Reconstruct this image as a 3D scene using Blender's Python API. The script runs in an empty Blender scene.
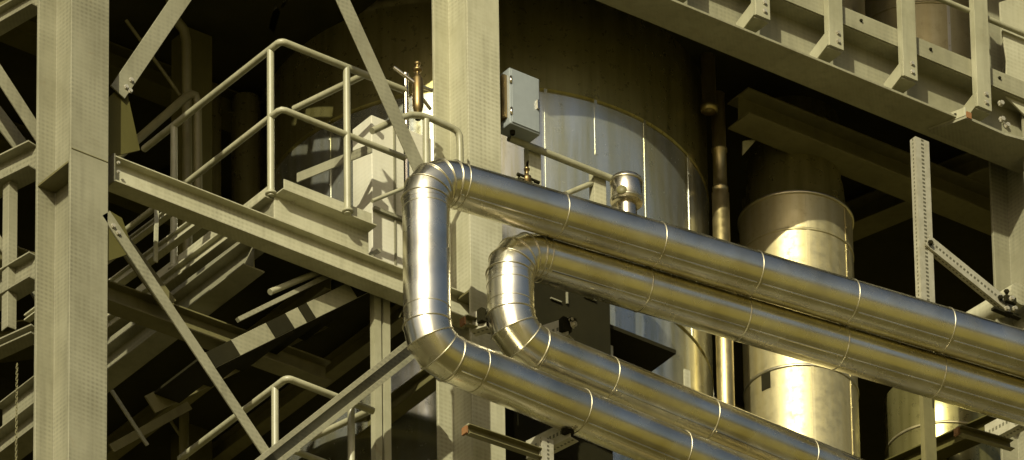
import bpy, bmesh, math, random
from mathutils import Vector as V, Matrix
random.seed(7)
S = bpy.context.scene
COL = S.collection
ZO = 47.5                                   # height of the photographed level above the ground
R = math.radians

# ------------------------------------------------------------------ camera
TH, PH, ROLL, FPX = R(33.4), R(37.0), 0.016, 12500.0
DIST = FPX / 150.0
F = V((math.sin(PH)*math.cos(TH), math.cos(PH)*math.cos(TH), math.sin(TH)))
R0 = V((math.cos(PH), -math.sin(PH), 0)); U0 = R0.cross(F)
CR = R0*math.cos(ROLL) - U0*math.sin(ROLL)
CU = U0*math.cos(ROLL) + R0*math.sin(ROLL)
CAM = V((0, 0, 0)) - F*DIST                 # plant coordinates (z = 0 at the photographed level)
cam = bpy.data.cameras.new('camera'); co = bpy.data.objects.new('camera', cam); COL.objects.link(co)
m = Matrix((CR, CU, -F)).transposed().to_4x4(); m.translation = CAM + V((0, 0, ZO)); co.matrix_world = m
cam.sensor_width = 36; cam.lens = 36*FPX/1024; cam.clip_start = 1; cam.clip_end = 12000
S.camera = co

def W(px, py, X=None, Y=None, Z=None):
    """point of the plant seen at a pixel of the survey photo, on a known plane"""
    d = F + CR*((px-512)/FPX) - CU*((py-230)/FPX)
    if Y is not None: t = (Y-CAM.y)/d.y
    elif Z is not None: t = (Z-CAM.z)/d.z
    else: t = (X-CAM.x)/d.x
    return CAM + d*t
def proj(p):
    q = p-CAM; w = q.dot(F)
    return 512+FPX*q.dot(CR)/w, 230-FPX*q.dot(CU)/w
def zat(xy, py):
    """height on a vertical line through xy that is seen at row py"""
    lo, hi = -12.0, 12.0
    for _ in range(50):
        mid = (lo+hi)/2
        if proj(V((xy[0], xy[1], mid)))[1] > py: lo = mid
        else: hi = mid
    return lo

# ------------------------------------------------------------------ materials
def mat(name):
    M = bpy.data.materials.new(name); M.use_nodes = True
    return M, M.node_tree.nodes, M.node_tree.links, M.node_tree.nodes['Principled BSDF']
def coords(N, L, scale=(1, 1, 1), out='Object'):
    tc = N.new('ShaderNodeTexCoord'); mp = N.new('ShaderNodeMapping')
    mp.inputs['Scale'].default_value = scale
    L.new(tc.outputs[out], mp.inputs['Vector']); return mp.outputs['Vector']
def noise(N, L, vec, scale, detail=4, rough=.55):
    n = N.new('ShaderNodeTexNoise'); n.inputs['Scale'].default_value = scale
    n.inputs['Detail'].default_value = detail; n.inputs['Roughness'].default_value = rough
    L.new(vec, n.inputs['Vector']); return n.outputs['Fac']
def ramp(N, L, fac, a, b, ca=(0, 0, 0, 1), cb=(1, 1, 1, 1)):
    r = N.new('ShaderNodeValToRGB'); e = r.color_ramp.elements
    e[0].position = a; e[1].position = b; e[0].color = ca; e[1].color = cb
    L.new(fac, r.inputs['Fac']); return r.outputs['Color']
def mix(N, L, fac, a, b, mode='MIX'):
    x = N.new('ShaderNodeMix'); x.data_type = 'RGBA'; x.blend_type = mode
    if isinstance(fac, (int, float)): x.inputs[0].default_value = fac
    else: L.new(fac, x.inputs[0])
    for i, v in ((6, a), (7, b)):
        if isinstance(v, tuple): x.inputs[i].default_value = v if len(v) == 4 else v+(1,)
        else: L.new(v, x.inputs[i])
    return x.outputs[2]
def bump(N, L, h, s, d, B):
    b = N.new('ShaderNodeBump'); b.inputs['Strength'].default_value = s; b.inputs['Distance'].default_value = d
    L.new(h, b.inputs['Height']); L.new(b.outputs['Normal'], B.inputs['Normal'])

def paint(name, c1, c2, rough=.5, rust=.5, streak=.55, chalk=.22, mesh=0):
    M, N, L, B = mat(name)
    v = coords(N, L); vs = coords(N, L, (9, 9, .7))
    n1 = noise(N, L, v, 2.3, 6); n2 = noise(N, L, vs, 1.6, 5); n3 = noise(N, L, v, 22, 3); n4 = noise(N, L, v, 7, 8, .7)
    c = mix(N, L, ramp(N, L, n1, .35, .7), c1, c2)
    c = mix(N, L, ramp(N, L, n2, .48, .78, (0, 0, 0, 1), (streak, streak, streak, 1)), c, tuple(x*.62 for x in c2))
    c = mix(N, L, ramp(N, L, n4, .62, .74, (0, 0, 0, 1), (rust, rust, rust, 1)), c, (.16, .10, .04))
    c = mix(N, L, ramp(N, L, n3, .2, .8, (0, 0, 0, 1), (chalk, chalk, chalk, 1)), c, tuple(min(.7, x*1.3+.02) for x in c1))
    if mesh:                                   # fine woven-looking grid laid over the paint colour
        sp = N.new('ShaderNodeSeparateXYZ'); L.new(v, sp.inputs[0])
        def mth(op, a, b=None):
            n = N.new('ShaderNodeMath'); n.operation = op
            for i, q in enumerate((a, b)):
                if q is None: continue
                if isinstance(q, (int, float)): n.inputs[i].default_value = q
                else: L.new(q, n.inputs[i])
            return n.outputs[0]
        def wave(q, per): return mth('ADD', mth('MULTIPLY', mth('SINE', mth('MULTIPLY', q, 2*math.pi/per)), .5), .5)
        wz = wave(sp.outputs[2], .0335); wx = wave(mth('SUBTRACT', sp.outputs[0], mth('MULTIPLY', sp.outputs[1], .9)), .0345)
        k = mth('MULTIPLY', mth('ADD', mth('MULTIPLY', mth('MULTIPLY', wz, wx), .7), mth('MULTIPLY', wz, .3)), mth('MULTIPLY', ramp(N, L, noise(N, L, v, 1.7, 4), .34, .68), mesh))
        c = mix(N, L, k, c, tuple(x*.45 for x in c2))
    L.new(c, B.inputs['Base Color']); B.inputs['Roughness'].default_value = rough
    bump(N, L, n3, .12, .004, B)
    return M
def metal(name, base, rough, dirt, wob=.0, stretch=(1, 1, 1), metallic=1.0, spots=.4, grain=16):
    M, N, L, B = mat(name)
    v = coords(N, L, stretch); v0 = coords(N, L)
    n1 = noise(N, L, v, 3.0, 5); n2 = noise(N, L, v0, grain, 6 if grain > 8 else 3, .65 if grain > 8 else .5); n3 = noise(N, L, v0, 2.2, 2)
    c = mix(N, L, ramp(N, L, n1, .38, .72), base, dirt)
    c = mix(N, L, ramp(N, L, n2, .58, .75, (0, 0, 0, 1), (spots, spots, spots, 1)), c, tuple(x*.6 for x in dirt))
    L.new(c, B.inputs['Base Color']); B.inputs['Metallic'].default_value = metallic
    r = ramp(N, L, n2, .3, .75, (rough*.8,)*3+(1,), (min(1, rough*1.35),)*3+(1,)); L.new(r, B.inputs['Roughness'])
    if wob: bump(N, L, n3, wob, .02, B)
    return M
P_LIGHT = paint('cream_grey_paint', (.245, .235, .155), (.175, .165, .10), mesh=.6)
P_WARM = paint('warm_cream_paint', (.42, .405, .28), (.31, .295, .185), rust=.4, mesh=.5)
P_RAIL = paint('rail_paint', (.33, .318, .21), (.23, .22, .13), .42, .5)
P_CAB = paint('ivory_enamel', (.62, .60, .47), (.55, .52, .39), .4, .15, .4, mesh=.25)
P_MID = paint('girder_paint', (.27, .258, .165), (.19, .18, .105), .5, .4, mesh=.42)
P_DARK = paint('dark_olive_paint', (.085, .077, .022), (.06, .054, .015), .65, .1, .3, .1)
P_SHADE = paint('shade_olive_paint', (.15, .135, .055), (.10, .09, .033), .55)  # paint toned dark to stand in for shade on inner steel
P_BOX = paint('pale_grey_enamel', (.25, .275, .275), (.19, .21, .205), .35, .2, .3)
ALU = metal('aluminium_cladding', (.88, .85, .72), .25, (.66, .61, .45), .13, (1, 1, 1), 1, .2, 5)
BAND = metal('bright_band', (.62, .58, .44), .40, (.5, .46, .33), 0, (1, 1, 1), 1, .1)
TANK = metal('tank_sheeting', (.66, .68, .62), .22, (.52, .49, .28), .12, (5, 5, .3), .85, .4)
DUCT = metal('duct_sheeting', (.48, .43, .25), .48, (.42, .36, .18), .08, (6, 6, .3), .82, .4)
TANKUP = metal('shade_tank_sheeting', (.29, .26, .105), .30, (.18, .16, .05), .12, (5, 5, .3), .7, .3)  # darker copy of the tank sheeting, shade put into its colour
GOLD = metal('yellowed_sheeting', (.48, .40, .20), .40, (.32, .26, .11), .05, (2, 2, .5), .95, .3)
STEEL = metal('stainless_steel', (.75, .70, .58), .25, (.55, .48, .34), 0)
BRASS = metal('brass', (.27, .20, .09), .42, (.20, .14, .06), 0)
GALV = metal('galvanised_steel', (.55, .52, .42), .5, (.38, .35, .25), 0, (1, 1, 1), .55)
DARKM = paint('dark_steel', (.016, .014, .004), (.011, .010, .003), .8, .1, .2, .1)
RUST = paint('rusty_orange_steel', (.22, .10, .03), (.14, .07, .025), .8)
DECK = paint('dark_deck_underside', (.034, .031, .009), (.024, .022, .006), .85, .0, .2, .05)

def slotted(name):
    """galvanised steel punched with two rows of slots along the member"""
    M, N, L, B = mat(name)
    v = coords(N, L, (1, 1, 1), 'UV')
    sp = N.new('ShaderNodeSeparateXYZ'); L.new(v, sp.inputs[0])
    def mth(op, a, b=None):
        n = N.new('ShaderNodeMath'); n.operation = op
        for i, q in enumerate((a, b)):
            if q is None: continue
            if isinstance(q, (int, float)): n.inputs[i].default_value = q
            else: L.new(q, n.inputs[i])
        return n.outputs[0]
    along = mth('LESS_THAN', mth('ABSOLUTE', mth('SUBTRACT', mth('FRACT', mth('DIVIDE', sp.outputs[1], .032)), .5)), .27)
    across = mth('LESS_THAN', mth('ABSOLUTE', mth('SUBTRACT', mth('FRACT', sp.outputs[0]), .5)), .10)
    hole = mth('MULTIPLY', along, across)
    n = noise(N, L, coords(N, L), 14, 5)
    c = mix(N, L, ramp(N, L, n, .3, .75), (.42, .40, .30), (.30, .28, .195))
    c = mix(N, L, hole, c, (.10, .093, .055)); L.new(c, B.inputs['Base Color'])
    B.inputs['Metallic'].default_value = .3; B.inputs['Roughness'].default_value = .5
    return M
SLOT = slotted('slotted_galvanised_steel')

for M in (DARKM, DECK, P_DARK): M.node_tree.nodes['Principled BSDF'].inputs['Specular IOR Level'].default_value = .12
# ------------------------------------------------------------------ mesh builder
class MB:
    def __init__(s): s.v = []; s.f = []; s.sm = []; s.uv = []
    def add(s, vs, fs, smooth=False, uvs=None):
        o = len(s.v); s.v += [V(p) for p in vs]
        for i, f in enumerate(fs):
            s.f.append([o+k for k in f]); s.sm.append(smooth); s.uv.append(uvs[i] if uvs else None)
        return s
    def box(s, c, dx, dy, dz, ax=V((1, 0, 0)), ay=V((0, 1, 0)), az=V((0, 0, 1))):
        c = V(c); P = []
        for k in (-1, 1):
            for j in (-1, 1):
                for i in (-1, 1): P.append(c+ax*(i*dx/2)+ay*(j*dy/2)+az*(k*dz/2))
        return s.add(P, [(0, 2, 3, 1), (4, 5, 7, 6), (0, 1, 5, 4), (2, 6, 7, 3), (0, 4, 6, 2), (1, 3, 7, 5)])
    def slab(s, x0, x1, y0, y1, z0, z1):
        return s.box(((x0+x1)/2, (y0+y1)/2, (z0+z1)/2), abs(x1-x0), abs(y1-y0), abs(z1-z0))
    def prism(s, prof, p, q, a):
        """profile (list of (a, b) metres, counter-clockwise) swept from p to q; a = direction of the first axis"""
        p, q = V(p), V(q); t = (q-p).normalized(); a = V(a); a = (a-t*a.dot(t)).normalized(); b = t.cross(a)
        n = len(prof); P = [p+a*x+b*y for x, y in prof]+[q+a*x+b*y for x, y in prof]
        Ln = (q-p).length; fs = []; uv = []
        for i in range(n):
            j = (i+1) % n; fs.append((i, j, n+j, n+i))
            w = math.hypot(prof[j][0]-prof[i][0], prof[j][1]-prof[i][1])
            k = (0, 1) if w > .025 else (0, 0)
            uv.append([(k[0], 0), (k[1], 0), (k[1], Ln), (k[0], Ln)])
        fs.append(tuple(range(n-1, -1, -1))); uv.append([(0, 0)]*n)
        fs.append(tuple(range(n, 2*n))); uv.append([(0, 0)]*n)
        return s.add(P, fs, False, uv)
    def bar(s, p, q, w, h, a=(0, 0, 1)):
        return s.prism([(-w/2, -h/2), (w/2, -h/2), (w/2, h/2), (-w/2, h/2)], p, q, a)
    def tube(s, pts, r, seg=14, caps=True, smooth=True):
        pts = [V(p) for p in pts]; n = len(pts); rs = r if isinstance(r, (list, tuple)) else [r]*n
        T = []
        for i in range(n):
            a = (pts[i]-pts[i-1]).normalized() if i else None; b = (pts[i+1]-pts[i]).normalized() if i < n-1 else None
            T.append(((a or b)+(b or a)).normalized())
        u = V((0, 0, 1)) if abs(T[0].z) < .9 else V((1, 0, 0)); u = (u-T[0]*u.dot(T[0])).normalized()
        P = []
        for i in range(n):
            u = (u-T[i]*u.dot(T[i])).normalized(); w = T[i].cross(u)
            k = 1.0
            if 0 < i < n-1:
                cs = (pts[i]-pts[i-1]).normalized().dot(T[i]); k = 1/max(.5, cs)
                bend = ((pts[i+1]-pts[i]).normalized()-(pts[i]-pts[i-1]).normalized())
                bend = bend.normalized() if bend.length > 1e-6 else u
            for j in range(seg):
                an = 2*math.pi*j/seg; d = u*math.cos(an)+w*math.sin(an)
                if 0 < i < n-1 and k > 1.0001: d = d+bend*(d.dot(bend)*(k-1))
                P.append(pts[i]+d*rs[i])
        fs = []
        for i in range(n-1):
            for j in range(seg):
                k = (j+1) % seg; fs.append((i*seg+j, i*seg+k, (i+1)*seg+k, (i+1)*seg+j))
        s.add(P, fs, smooth)
        if caps:
            s.add([P[j] for j in range(seg)], [tuple(range(seg-1, -1, -1))])
            s.add([P[(n-1)*seg+j] for j in range(seg)], [tuple(range(seg))])
        return s
    def lathe(s, c, prof, seg=96, ax=V((0, 0, 1)), smooth=True):
        c = V(c); ax = V(ax).normalized(); u = V((1, 0, 0)) if abs(ax.x) < .9 else V((0, 1, 0)); u = (u-ax*u.dot(ax)).normalized(); w = ax.cross(u)
        P = []
        for r, z in prof:
            for j in range(seg):
                an = 2*math.pi*j/seg; P.append(c+ax*z+(u*math.cos(an)+w*math.sin(an))*r)
        fs = []
        for i in range(len(prof)-1):
            for j in range(seg):
                k = (j+1) % seg; fs.append((i*seg+j, i*seg+k, (i+1)*seg+k, (i+1)*seg+j))
        return s.add(P, fs, smooth)
    def bolt(s, c, n, r=.016, h=.012):
        n = V(n).normalized(); return s.lathe(c, [(r*1.35, 0), (r*1.35, h*.3), (r, h*.3), (r, h), (0.0005, h)], 6, n, False)
    def mesh(s, name, org):
        me = bpy.data.meshes.new(name); me.from_pydata([v-org for v in s.v], [], s.f)
        me.polygons.foreach_set('use_smooth', s.sm)
        if any(u for u in s.uv):
            ul = me.uv_layers.new(name='UVMap')
            for p, u in zip(me.polygons, s.uv):
                for k, li in enumerate(p.loop_indices): ul.data[li].uv = u[k] if u else (0, 0)
        bm = bmesh.new(); bm.from_mesh(me); bmesh.ops.recalc_face_normals(bm, faces=bm.faces); bm.to_mesh(me); bm.free()
        me.update(); return me
ORG = {}
def finish(ob, bevel, edge=None):
    if bevel:
        b = ob.modifiers.new('bevel', 'BEVEL'); b.width = bevel; b.segments = 2; b.limit_method = 'ANGLE'; b.angle_limit = R(50); b.harden_normals = False
    return ob
def thing(name, label, cat, base, group=None):
    o = bpy.data.objects.new(name, None); COL.objects.link(o); o.empty_display_size = .1
    base = V(base); o.location = base+V((0, 0, ZO)); o['label'] = label; o['category'] = cat
    if group: o['group'] = group
    ORG[o.name] = base; return o
def part(mb, name, M, parent, label=None, bevel=0):
    org = ORG[parent.name]; me = mb.mesh(name, org); me.materials.append(M)
    o = bpy.data.objects.new(name, me); COL.objects.link(o); o.parent = parent; ORG[o.name] = org
    if label: o['label'] = label
    return finish(o, bevel)
def solo(mb, name, M, label, cat, group=None, bevel=0):
    n = len(mb.v); lo = V((min(v.x for v in mb.v), min(v.y for v in mb.v), min(v.z for v in mb.v))); hi = V((max(v.x for v in mb.v), max(v.y for v in mb.v), max(v.z for v in mb.v)))
    org = V(((lo.x+hi.x)/2, (lo.y+hi.y)/2, lo.z)); me = mb.mesh(name, org); me.materials.append(M)
    o = bpy.data.objects.new(name, me); COL.objects.link(o); o.location = org+V((0, 0, ZO)); ORG[o.name] = org
    o['label'] = label; o['category'] = cat
    if group: o['group'] = group
    return finish(o, bevel)
def structure(mb, name, M):
    me = mb.mesh(name, V((0, 0, -ZO))); me.materials.append(M); o = bpy.data.objects.new(name, me); COL.objects.link(o); o['kind'] = 'structure'; return o

def Hprof(w, d, tf, tw):       # flanges at +-d/2 along b, width w along a
    a, b = w/2, d/2
    return [(-a, -b), (a, -b), (a, -b+tf), (tw/2, -b+tf), (tw/2, b-tf), (a, b-tf), (a, b), (-a, b), (-a, b-tf), (-tw/2, b-tf), (-tw/2, -b+tf), (-a, -b+tf)]
def Cprof(w, d, t):            # channel: back along b (depth d) at a = 0, legs towards +a
    b = d/2
    return [(0, -b), (w, -b), (w, -b+t), (t, -b+t), (t, b-t), (w, b-t), (w, b), (0, b)]
def Lprof(w, d, t): return [(0, 0), (w, 0), (w, t), (t, t), (t, d), (0, d)]
Xd, Yd, Zd = V((1, 0, 0)), V((0, 1, 0)), V((0, 0, 1))

# ================================================================== SETTING
g = MB(); g.add([(-5000, -5000, -ZO), (5000, -5000, -ZO), (5000, 5000, -ZO), (-5000, 5000, -ZO)], [(0, 1, 2, 3)])
M, N, L, B = mat('dry_ochre_ground')
v = coords(N, L); n1 = noise(N, L, v, .02, 6); n2 = noise(N, L, v, .35, 5)
c = mix(N, L, ramp(N, L, n1, .35, .65), (.24, .197, .030), (.18, .15, .022)); c = mix(N, L, ramp(N, L, n2, .45, .7), c, (.12, .10, .028))
L.new(c, B.inputs['Base Color']); B.inputs['Roughness'].default_value = .95
structure(g, 'ground', M)
g = MB(); g.add([(-90, -52, -ZO+.004), (90, -52, -ZO+.004), (90, 110, -ZO+.004), (-90, 110, -ZO+.004)], [(0, 1, 2, 3)])  # unseen dark ground sheet added to cut light bounced onto undersides
M, N, L, B = mat('bounce_cut_dark')
v = coords(N, L); n1 = noise(N, L, v, .12, 6); c = mix(N, L, ramp(N, L, n1, .35, .7), (.060, .050, .010), (.085, .070, .015))
L.new(c, B.inputs['Base Color']); B.inputs['Roughness'].default_value = .9
structure(g, 'bounce_cut_sheet', M)

# ================================================================== COLUMNS
def column(x0, w, d, label, tf=.024, tw=.016, stiff=(), splice=()):
    """wide flange column with its front flange face on y = 0"""
    t = thing('steel_column', label, 'column', (x0+w/2, d/2, -ZO), 'steel columns along the front of the plant')
    mb = MB(); mb.prism([(x+x0+w/2, y+d/2) for x, y in Hprof(w, d, tf, tw)], (0, 0, -ZO), (0, 0, 5.2), Xd)
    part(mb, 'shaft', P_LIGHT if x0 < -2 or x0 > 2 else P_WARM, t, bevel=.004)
    for z in stiff:
        mb = MB()
        for sx in (-1, 1):
            mb.box((x0+w/2+sx*(w/4+tw/4), d/2, z), w/2-tw/2-.004, d-2*tf-.002, .016)
        part(mb, 'stiffener', P_SHADE, t)  # darker paint stands in for the shaded underside
    for z in splice:
        mb = MB(); mb.box((x0+w/2, -.0025, z), w-.01, .004, .006); part(mb, 'weld_seam', P_SHADE, t)
    mb = MB(); mb.box((x0+w/2, d/2, -ZO+.03), w+.3, d+.3, .06); part(mb, 'base_plate', P_SHADE, t)
    return t
LX = W(70, 230, Y=0).x; MX = W(470, 230, Y=0).x; RX = W(1028, 230, Y=0).x
print('columns', LX, MX, RX)
zst = zat((LX, .01), 160)
column(LX, .30, .40, 'broad cream H-section column at the far left of the frame', stiff=(zst, zst-2.75), splice=(zst+.09,))
column(MX, .27, .40, 'brightly lit cream H-section column rising behind the top pipe elbow', stiff=(2.2, -.6))
column(RX, .30, .40, 'cream H-section column at the right edge below the upper platform', stiff=())

# ================================================================== PIPES
PR = .156
def arc(c0, d0, d1, rad, n):
    """centre-line points of an elbow whose straight legs meet at c0"""
    d0, d1 = d0.normalized(), d1.normalized(); ang = d0.angle(d1); ln = rad*math.tan(ang/2)
    a = c0-d0*ln; nrm = (d1-d0*d1.dot(d0)).normalized(); o = a+nrm*rad; pts = []
    for i in range(n+1):
        th = ang*i/n; pts.append(o-nrm*rad*math.cos(th)+d0*rad*math.sin(th))
    return pts, ln
def ring(p, ax, r, w=.007, h=.0028):
    return MB().lathe(V(p)-V(ax).normalized()*w/2, [(r-.002, 0), (r+h*.7, 0), (r+h, w*.3), (r+h, w*.7), (r+h*.7, w), (r-.002, w)], 48, ax)
def pipe_loop(label, cx, ytop, sl_u, ybot, sl_l, Yp, ru, rl, sec_u, sec_l, offs_u, offs_l):
    top = W(cx, ytop, Y=Yp); bot = V((top.x, top.y, zat(top, ybot)))
    pu = W(1090, ytop+sl_u*(1090-cx), Z=top.z); pl = W(1090, ybot+sl_l*(1090-cx), Z=bot.z)
    du = (pu-top).normalized(); dl = (pl-bot).normalized()
    t = thing('insulated_pipe', label, 'pipe', bot, 'bright metal clad pipe loops')
    eu, lu = arc(top, -du, -Zd, ru, 4); el, ll = arc(bot, -Zd, dl, rl, 3)
    def run(p0, d, total, first, name, seclen):
        s = 0.0; k = 0
        while s < total:
            e = min(total, s+(first if k == 0 else seclen))
            r = PR + (.0015 if k % 2 else 0)
            mb = MB(); mb.tube([p0+d*(s+(e-s)*i/4) for i in range(5)], r, 64)
            sec = part(mb, name, ALU, t)
            sm = MB()                              # lengthwise lap seam with rivets, low on the far side
            side = d.cross(Zd).normalized(); off = (side*(.55)+Zd*(-.835))*(r+.0005)
            sm.bar(p0+d*(s+.02)+off, p0+d*(e-.02)+off, .014, .003, side)
            part(sm, 'lap_seam', ALU, sec)
            part(ring(p0+d*e, d, r+.001), 'joint_band', BAND, t)
            s = e; k += 1
    # vertical leg
    a, b = eu[-1], el[0]
    mb = MB(); zz = [a+(b-a)*i/6 for i in range(7)]; mb.tube(zz, PR, 64); part(mb, 'vertical_section', ALU, t)
    for z in ([.09, (a-b).length-.07] if (a-b).length < .6 else [.07, (a-b).length-.11]):
        part(ring(a-Zd*z, Zd, PR, .008, .0025), 'joint_band', BAND, t)
    # mitred elbows
    def d0_(p, *a): return -du if p is eu else -Zd
    def d1_(p, *a): return -Zd if p is eu else dl
    for pts in (eu, el):
        pts = [pts[0]-(d0_(pts, eu, du))*.03]+pts+[pts[-1]+(d1_(pts, el, dl))*.03]
        mb = MB(); mb.tube(pts, PR+.002, 64, smooth=True); e = part(mb, 'elbow', ALU, t)
        for f in range(len(e.data.polygons)): pass
        e.data.polygons.foreach_set('use_smooth', [True]*len(e.data.polygons))
        md = e.modifiers.new('split', 'EDGE_SPLIT'); md.split_angle = R(14)
        for i in range(1, len(pts)-1):
            tt = ((pts[i]-pts[i-1]).normalized()+(pts[i+1]-pts[i]).normalized())
            k = 1/((pts[i]-pts[i-1]).normalized().dot(tt.normalized()))
            part(ring(pts[i], tt, PR*1.012*((k-1)*.5+1)+.001, .008, .0055), 'mitre_seam', BAND, e)
    part(ring(eu[0], du, PR+.001), 'joint_band', BAND, t); part(ring(el[-1], dl, PR+.001), 'joint_band', BAND, t)
    run(eu[0], du, (pu-top).length-lu, offs_u, 'upper_section', sec_u)
    run(el[-1], dl, (pl-bot).length-ll, offs_l, 'lower_section', sec_l)
    return top, bot, du, dl
A = pipe_loop('outer bright metal pipe with the tall vertical leg and mitred elbows at both ends', 425.5, 176, .297, 349.5, .41, -.55, .20, .19, .742, .845, .06, .21)
Bp = pipe_loop('inner bright metal pipe with the short vertical leg, nested inside the taller pipe loop', 509.8, 250, .2955, 340, .41, -.41, .20, .20, .755, .845, .05, .59)

# ================================================================== TANK
TY = 2.2; TR = 1.55
tx = W(485, 230, Y=TY).x; TC = V((tx, TY, 0))
tank = thing('storage_tank', 'large brown sheet metal tank standing behind the middle column', 'tank', (tx, TY, -8))
mb = MB(); 
# seam passing the pixel (660,127): front point of the shell there
def cyl_hit(px, py, c, r):
    d = F + CR*((px-512)/FPX) - CU*((py-230)/FPX); o = CAM
    a = d.x**2+d.y**2; bx, by = o.x-c.x, o.y-c.y; b = bx*d.x+by*d.y; cc = bx*bx+by*by-r*r
    t = (-b-math.sqrt(max(0, b*b-a*cc)))/a; return o+d*t
zs1 = cyl_hit(640, 118, TC, TR).z
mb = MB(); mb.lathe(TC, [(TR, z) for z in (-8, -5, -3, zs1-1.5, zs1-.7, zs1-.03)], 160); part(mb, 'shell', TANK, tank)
mb = MB(); mb.lathe(TC, [(TR, z) for z in (zs1-.03, zs1+.6, zs1+1.5, 5.0)], 160); part(mb, 'shaded_upper_shell', TANKUP, tank, 'olive upper course, darkened to stand for shade')  # shade on the upper tank is put into this course's colour
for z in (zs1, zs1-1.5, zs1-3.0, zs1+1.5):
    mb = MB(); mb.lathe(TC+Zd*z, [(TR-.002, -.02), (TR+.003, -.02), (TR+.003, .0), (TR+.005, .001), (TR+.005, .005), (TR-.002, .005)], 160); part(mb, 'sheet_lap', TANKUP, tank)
def vseam(px, z0, z1, rivets, c, r, parent, M_):
    h = cyl_hit(px, 230, c, r); n = V((h.x-c.x, h.y-c.y, 0)).normalized(); tg = Zd.cross(n)
    mb = MB(); p = V((c.x, c.y, 0))+n*(r+.001); mb.bar(p+Zd*z0, p+Zd*z1, .022, .004, tg)
    if rivets:
        z = z0+.05
        while z < z1:
            mb.lathe(p+Zd*z+n*.001, [(.008, 0), (.007, .004), (.0005, .006)], 8, n); z += .185
    part(mb, 'vertical_seam', M_, parent)
vseam(690, zs1-1.5, zs1, True, TC, TR, tank, TANK)
vseam(647, zs1-1.5, zs1, False, TC, TR, tank, TANK)
vseam(598, zs1-.45, zs1, False, TC, TR, tank, TANK)
vseam(548, zs1-1.5, zs1, False, TC, TR, tank, TANK)
vseam(330, zs1-1.5, zs1, True, TC, TR, tank, TANK)
vseam(715, zs1-3, zs1-1.5, True, TC, TR, tank, TANK)

# ================================================================== ROUND DUCT (right)
DY = 1.1; DR = .393; dx = W(796, 230, Y=DY).x; DC = V((dx, DY, 0))
duct = thing('exhaust_duct', 'round vertical metal duct with a flared collar standing right of the big tank', 'duct', (dx, DY, -8))
zb = cyl_hit(790, 192, DC, DR).z
mb = MB(); mb.lathe(DC, [(DR, z) for z in (-8, -4, -2, -1, zb-1.2, zb-.6, zb)], 96); part(mb, 'body', DUCT, duct)
mb = MB(); mb.lathe(DC+Zd*zb, [(DR-.01, .0), (DR-.035, .02), (DR-.055, .28), (DR-.07, .34), (DR-.07, .52), (DR-.075, .54), (DR-.075, 1.4)], 96); part(mb, 'collar', TANKUP, duct)
for z, h in ((zb, .012), (zb-1.42, .006), (zb-.30, .004)):
    mb = MB(); mb.lathe(DC+Zd*z, [(DR-.002, -.012), (DR+h, -.012), (DR+h, .008), (DR-.02, .012)], 96); part(mb, 'joint_band', BAND if h > .005 else DUCT, duct)
vseam(808, zb-3, zb, False, DC, DR, duct, DUCT)
vseam(846, zb-3, zb, True, DC, DR, duct, DUCT)
h = cyl_hit(766, 380, DC, DR); n = V((h.x-dx, h.y-DY, 0)).normalized()
mb = MB(); mb.box(h+n*.001, .075, .006, .15, Zd.cross(n), n, Zd); part(mb, 'access_plate', DARKM, duct)

# ================================================================== UPPER RIGHT PLATFORM
GY = -.06
gp0, gp1 = W(655, -2, Y=GY), W(956, 113, Y=GY)
GZ = (gp0.z+gp1.z)/2
print('girder z', gp0, gp1)
GX0, GX1 = MX+.27, RX+3.2
gird = thing('platform_girder', 'wide cream I-girder carrying the upper right platform', 'girder', (GX0, GY, GZ))
mb = MB(); H = .40
mb.prism([(y, z) for y, z in [(-.15, 0), (.15, 0), (.15, .02), (.006, .02), (.006, H-.018), (.15, H-.018), (.15, H), (-.15, H), (-.15, H-.018), (-.006, H-.018), (-.006, .02), (-.15, .02)]],
         (GX0, GY+.15, GZ), (GX1, GY+.15, GZ), Yd)
part(mb, 'beam', P_MID, gird, bevel=.003)
plat = thing('upper_platform', 'upper right walkway deck seen from below with its toe plate along the edge', 'platform', (GX0, GY, GZ+H))
mb = MB(); mb.slab(GX0+.02, GX1, GY-.0, 7, GZ+H+.002, GZ+H+.03); mb.slab(MX-.1, GX0+.018, .42, 7, GZ+H+.002, GZ+H+.03); part(mb, 'deck_plate', DECK, plat)  # second slab added to close a sun leak onto the tank
mb = MB(); mb.slab(MX-.0, GX1, GY-.012, GY-.002, GZ+H-.012, GZ+H+.135); part(mb, 'toe_plate', P_MID, plat, bevel=.002)
for x in range(8): part(MB().bolt((GX0+.3+x*.61+.33, GY-.013, GZ+H+.075), (0, -1, 0), .010), 'bolt', DARKM, plat)
rail = thing('platform_guardrail', 'cream guard rail of bolted flat posts along the upper right platform edge', 'guard rail', (GX0, GY, GZ))
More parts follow.
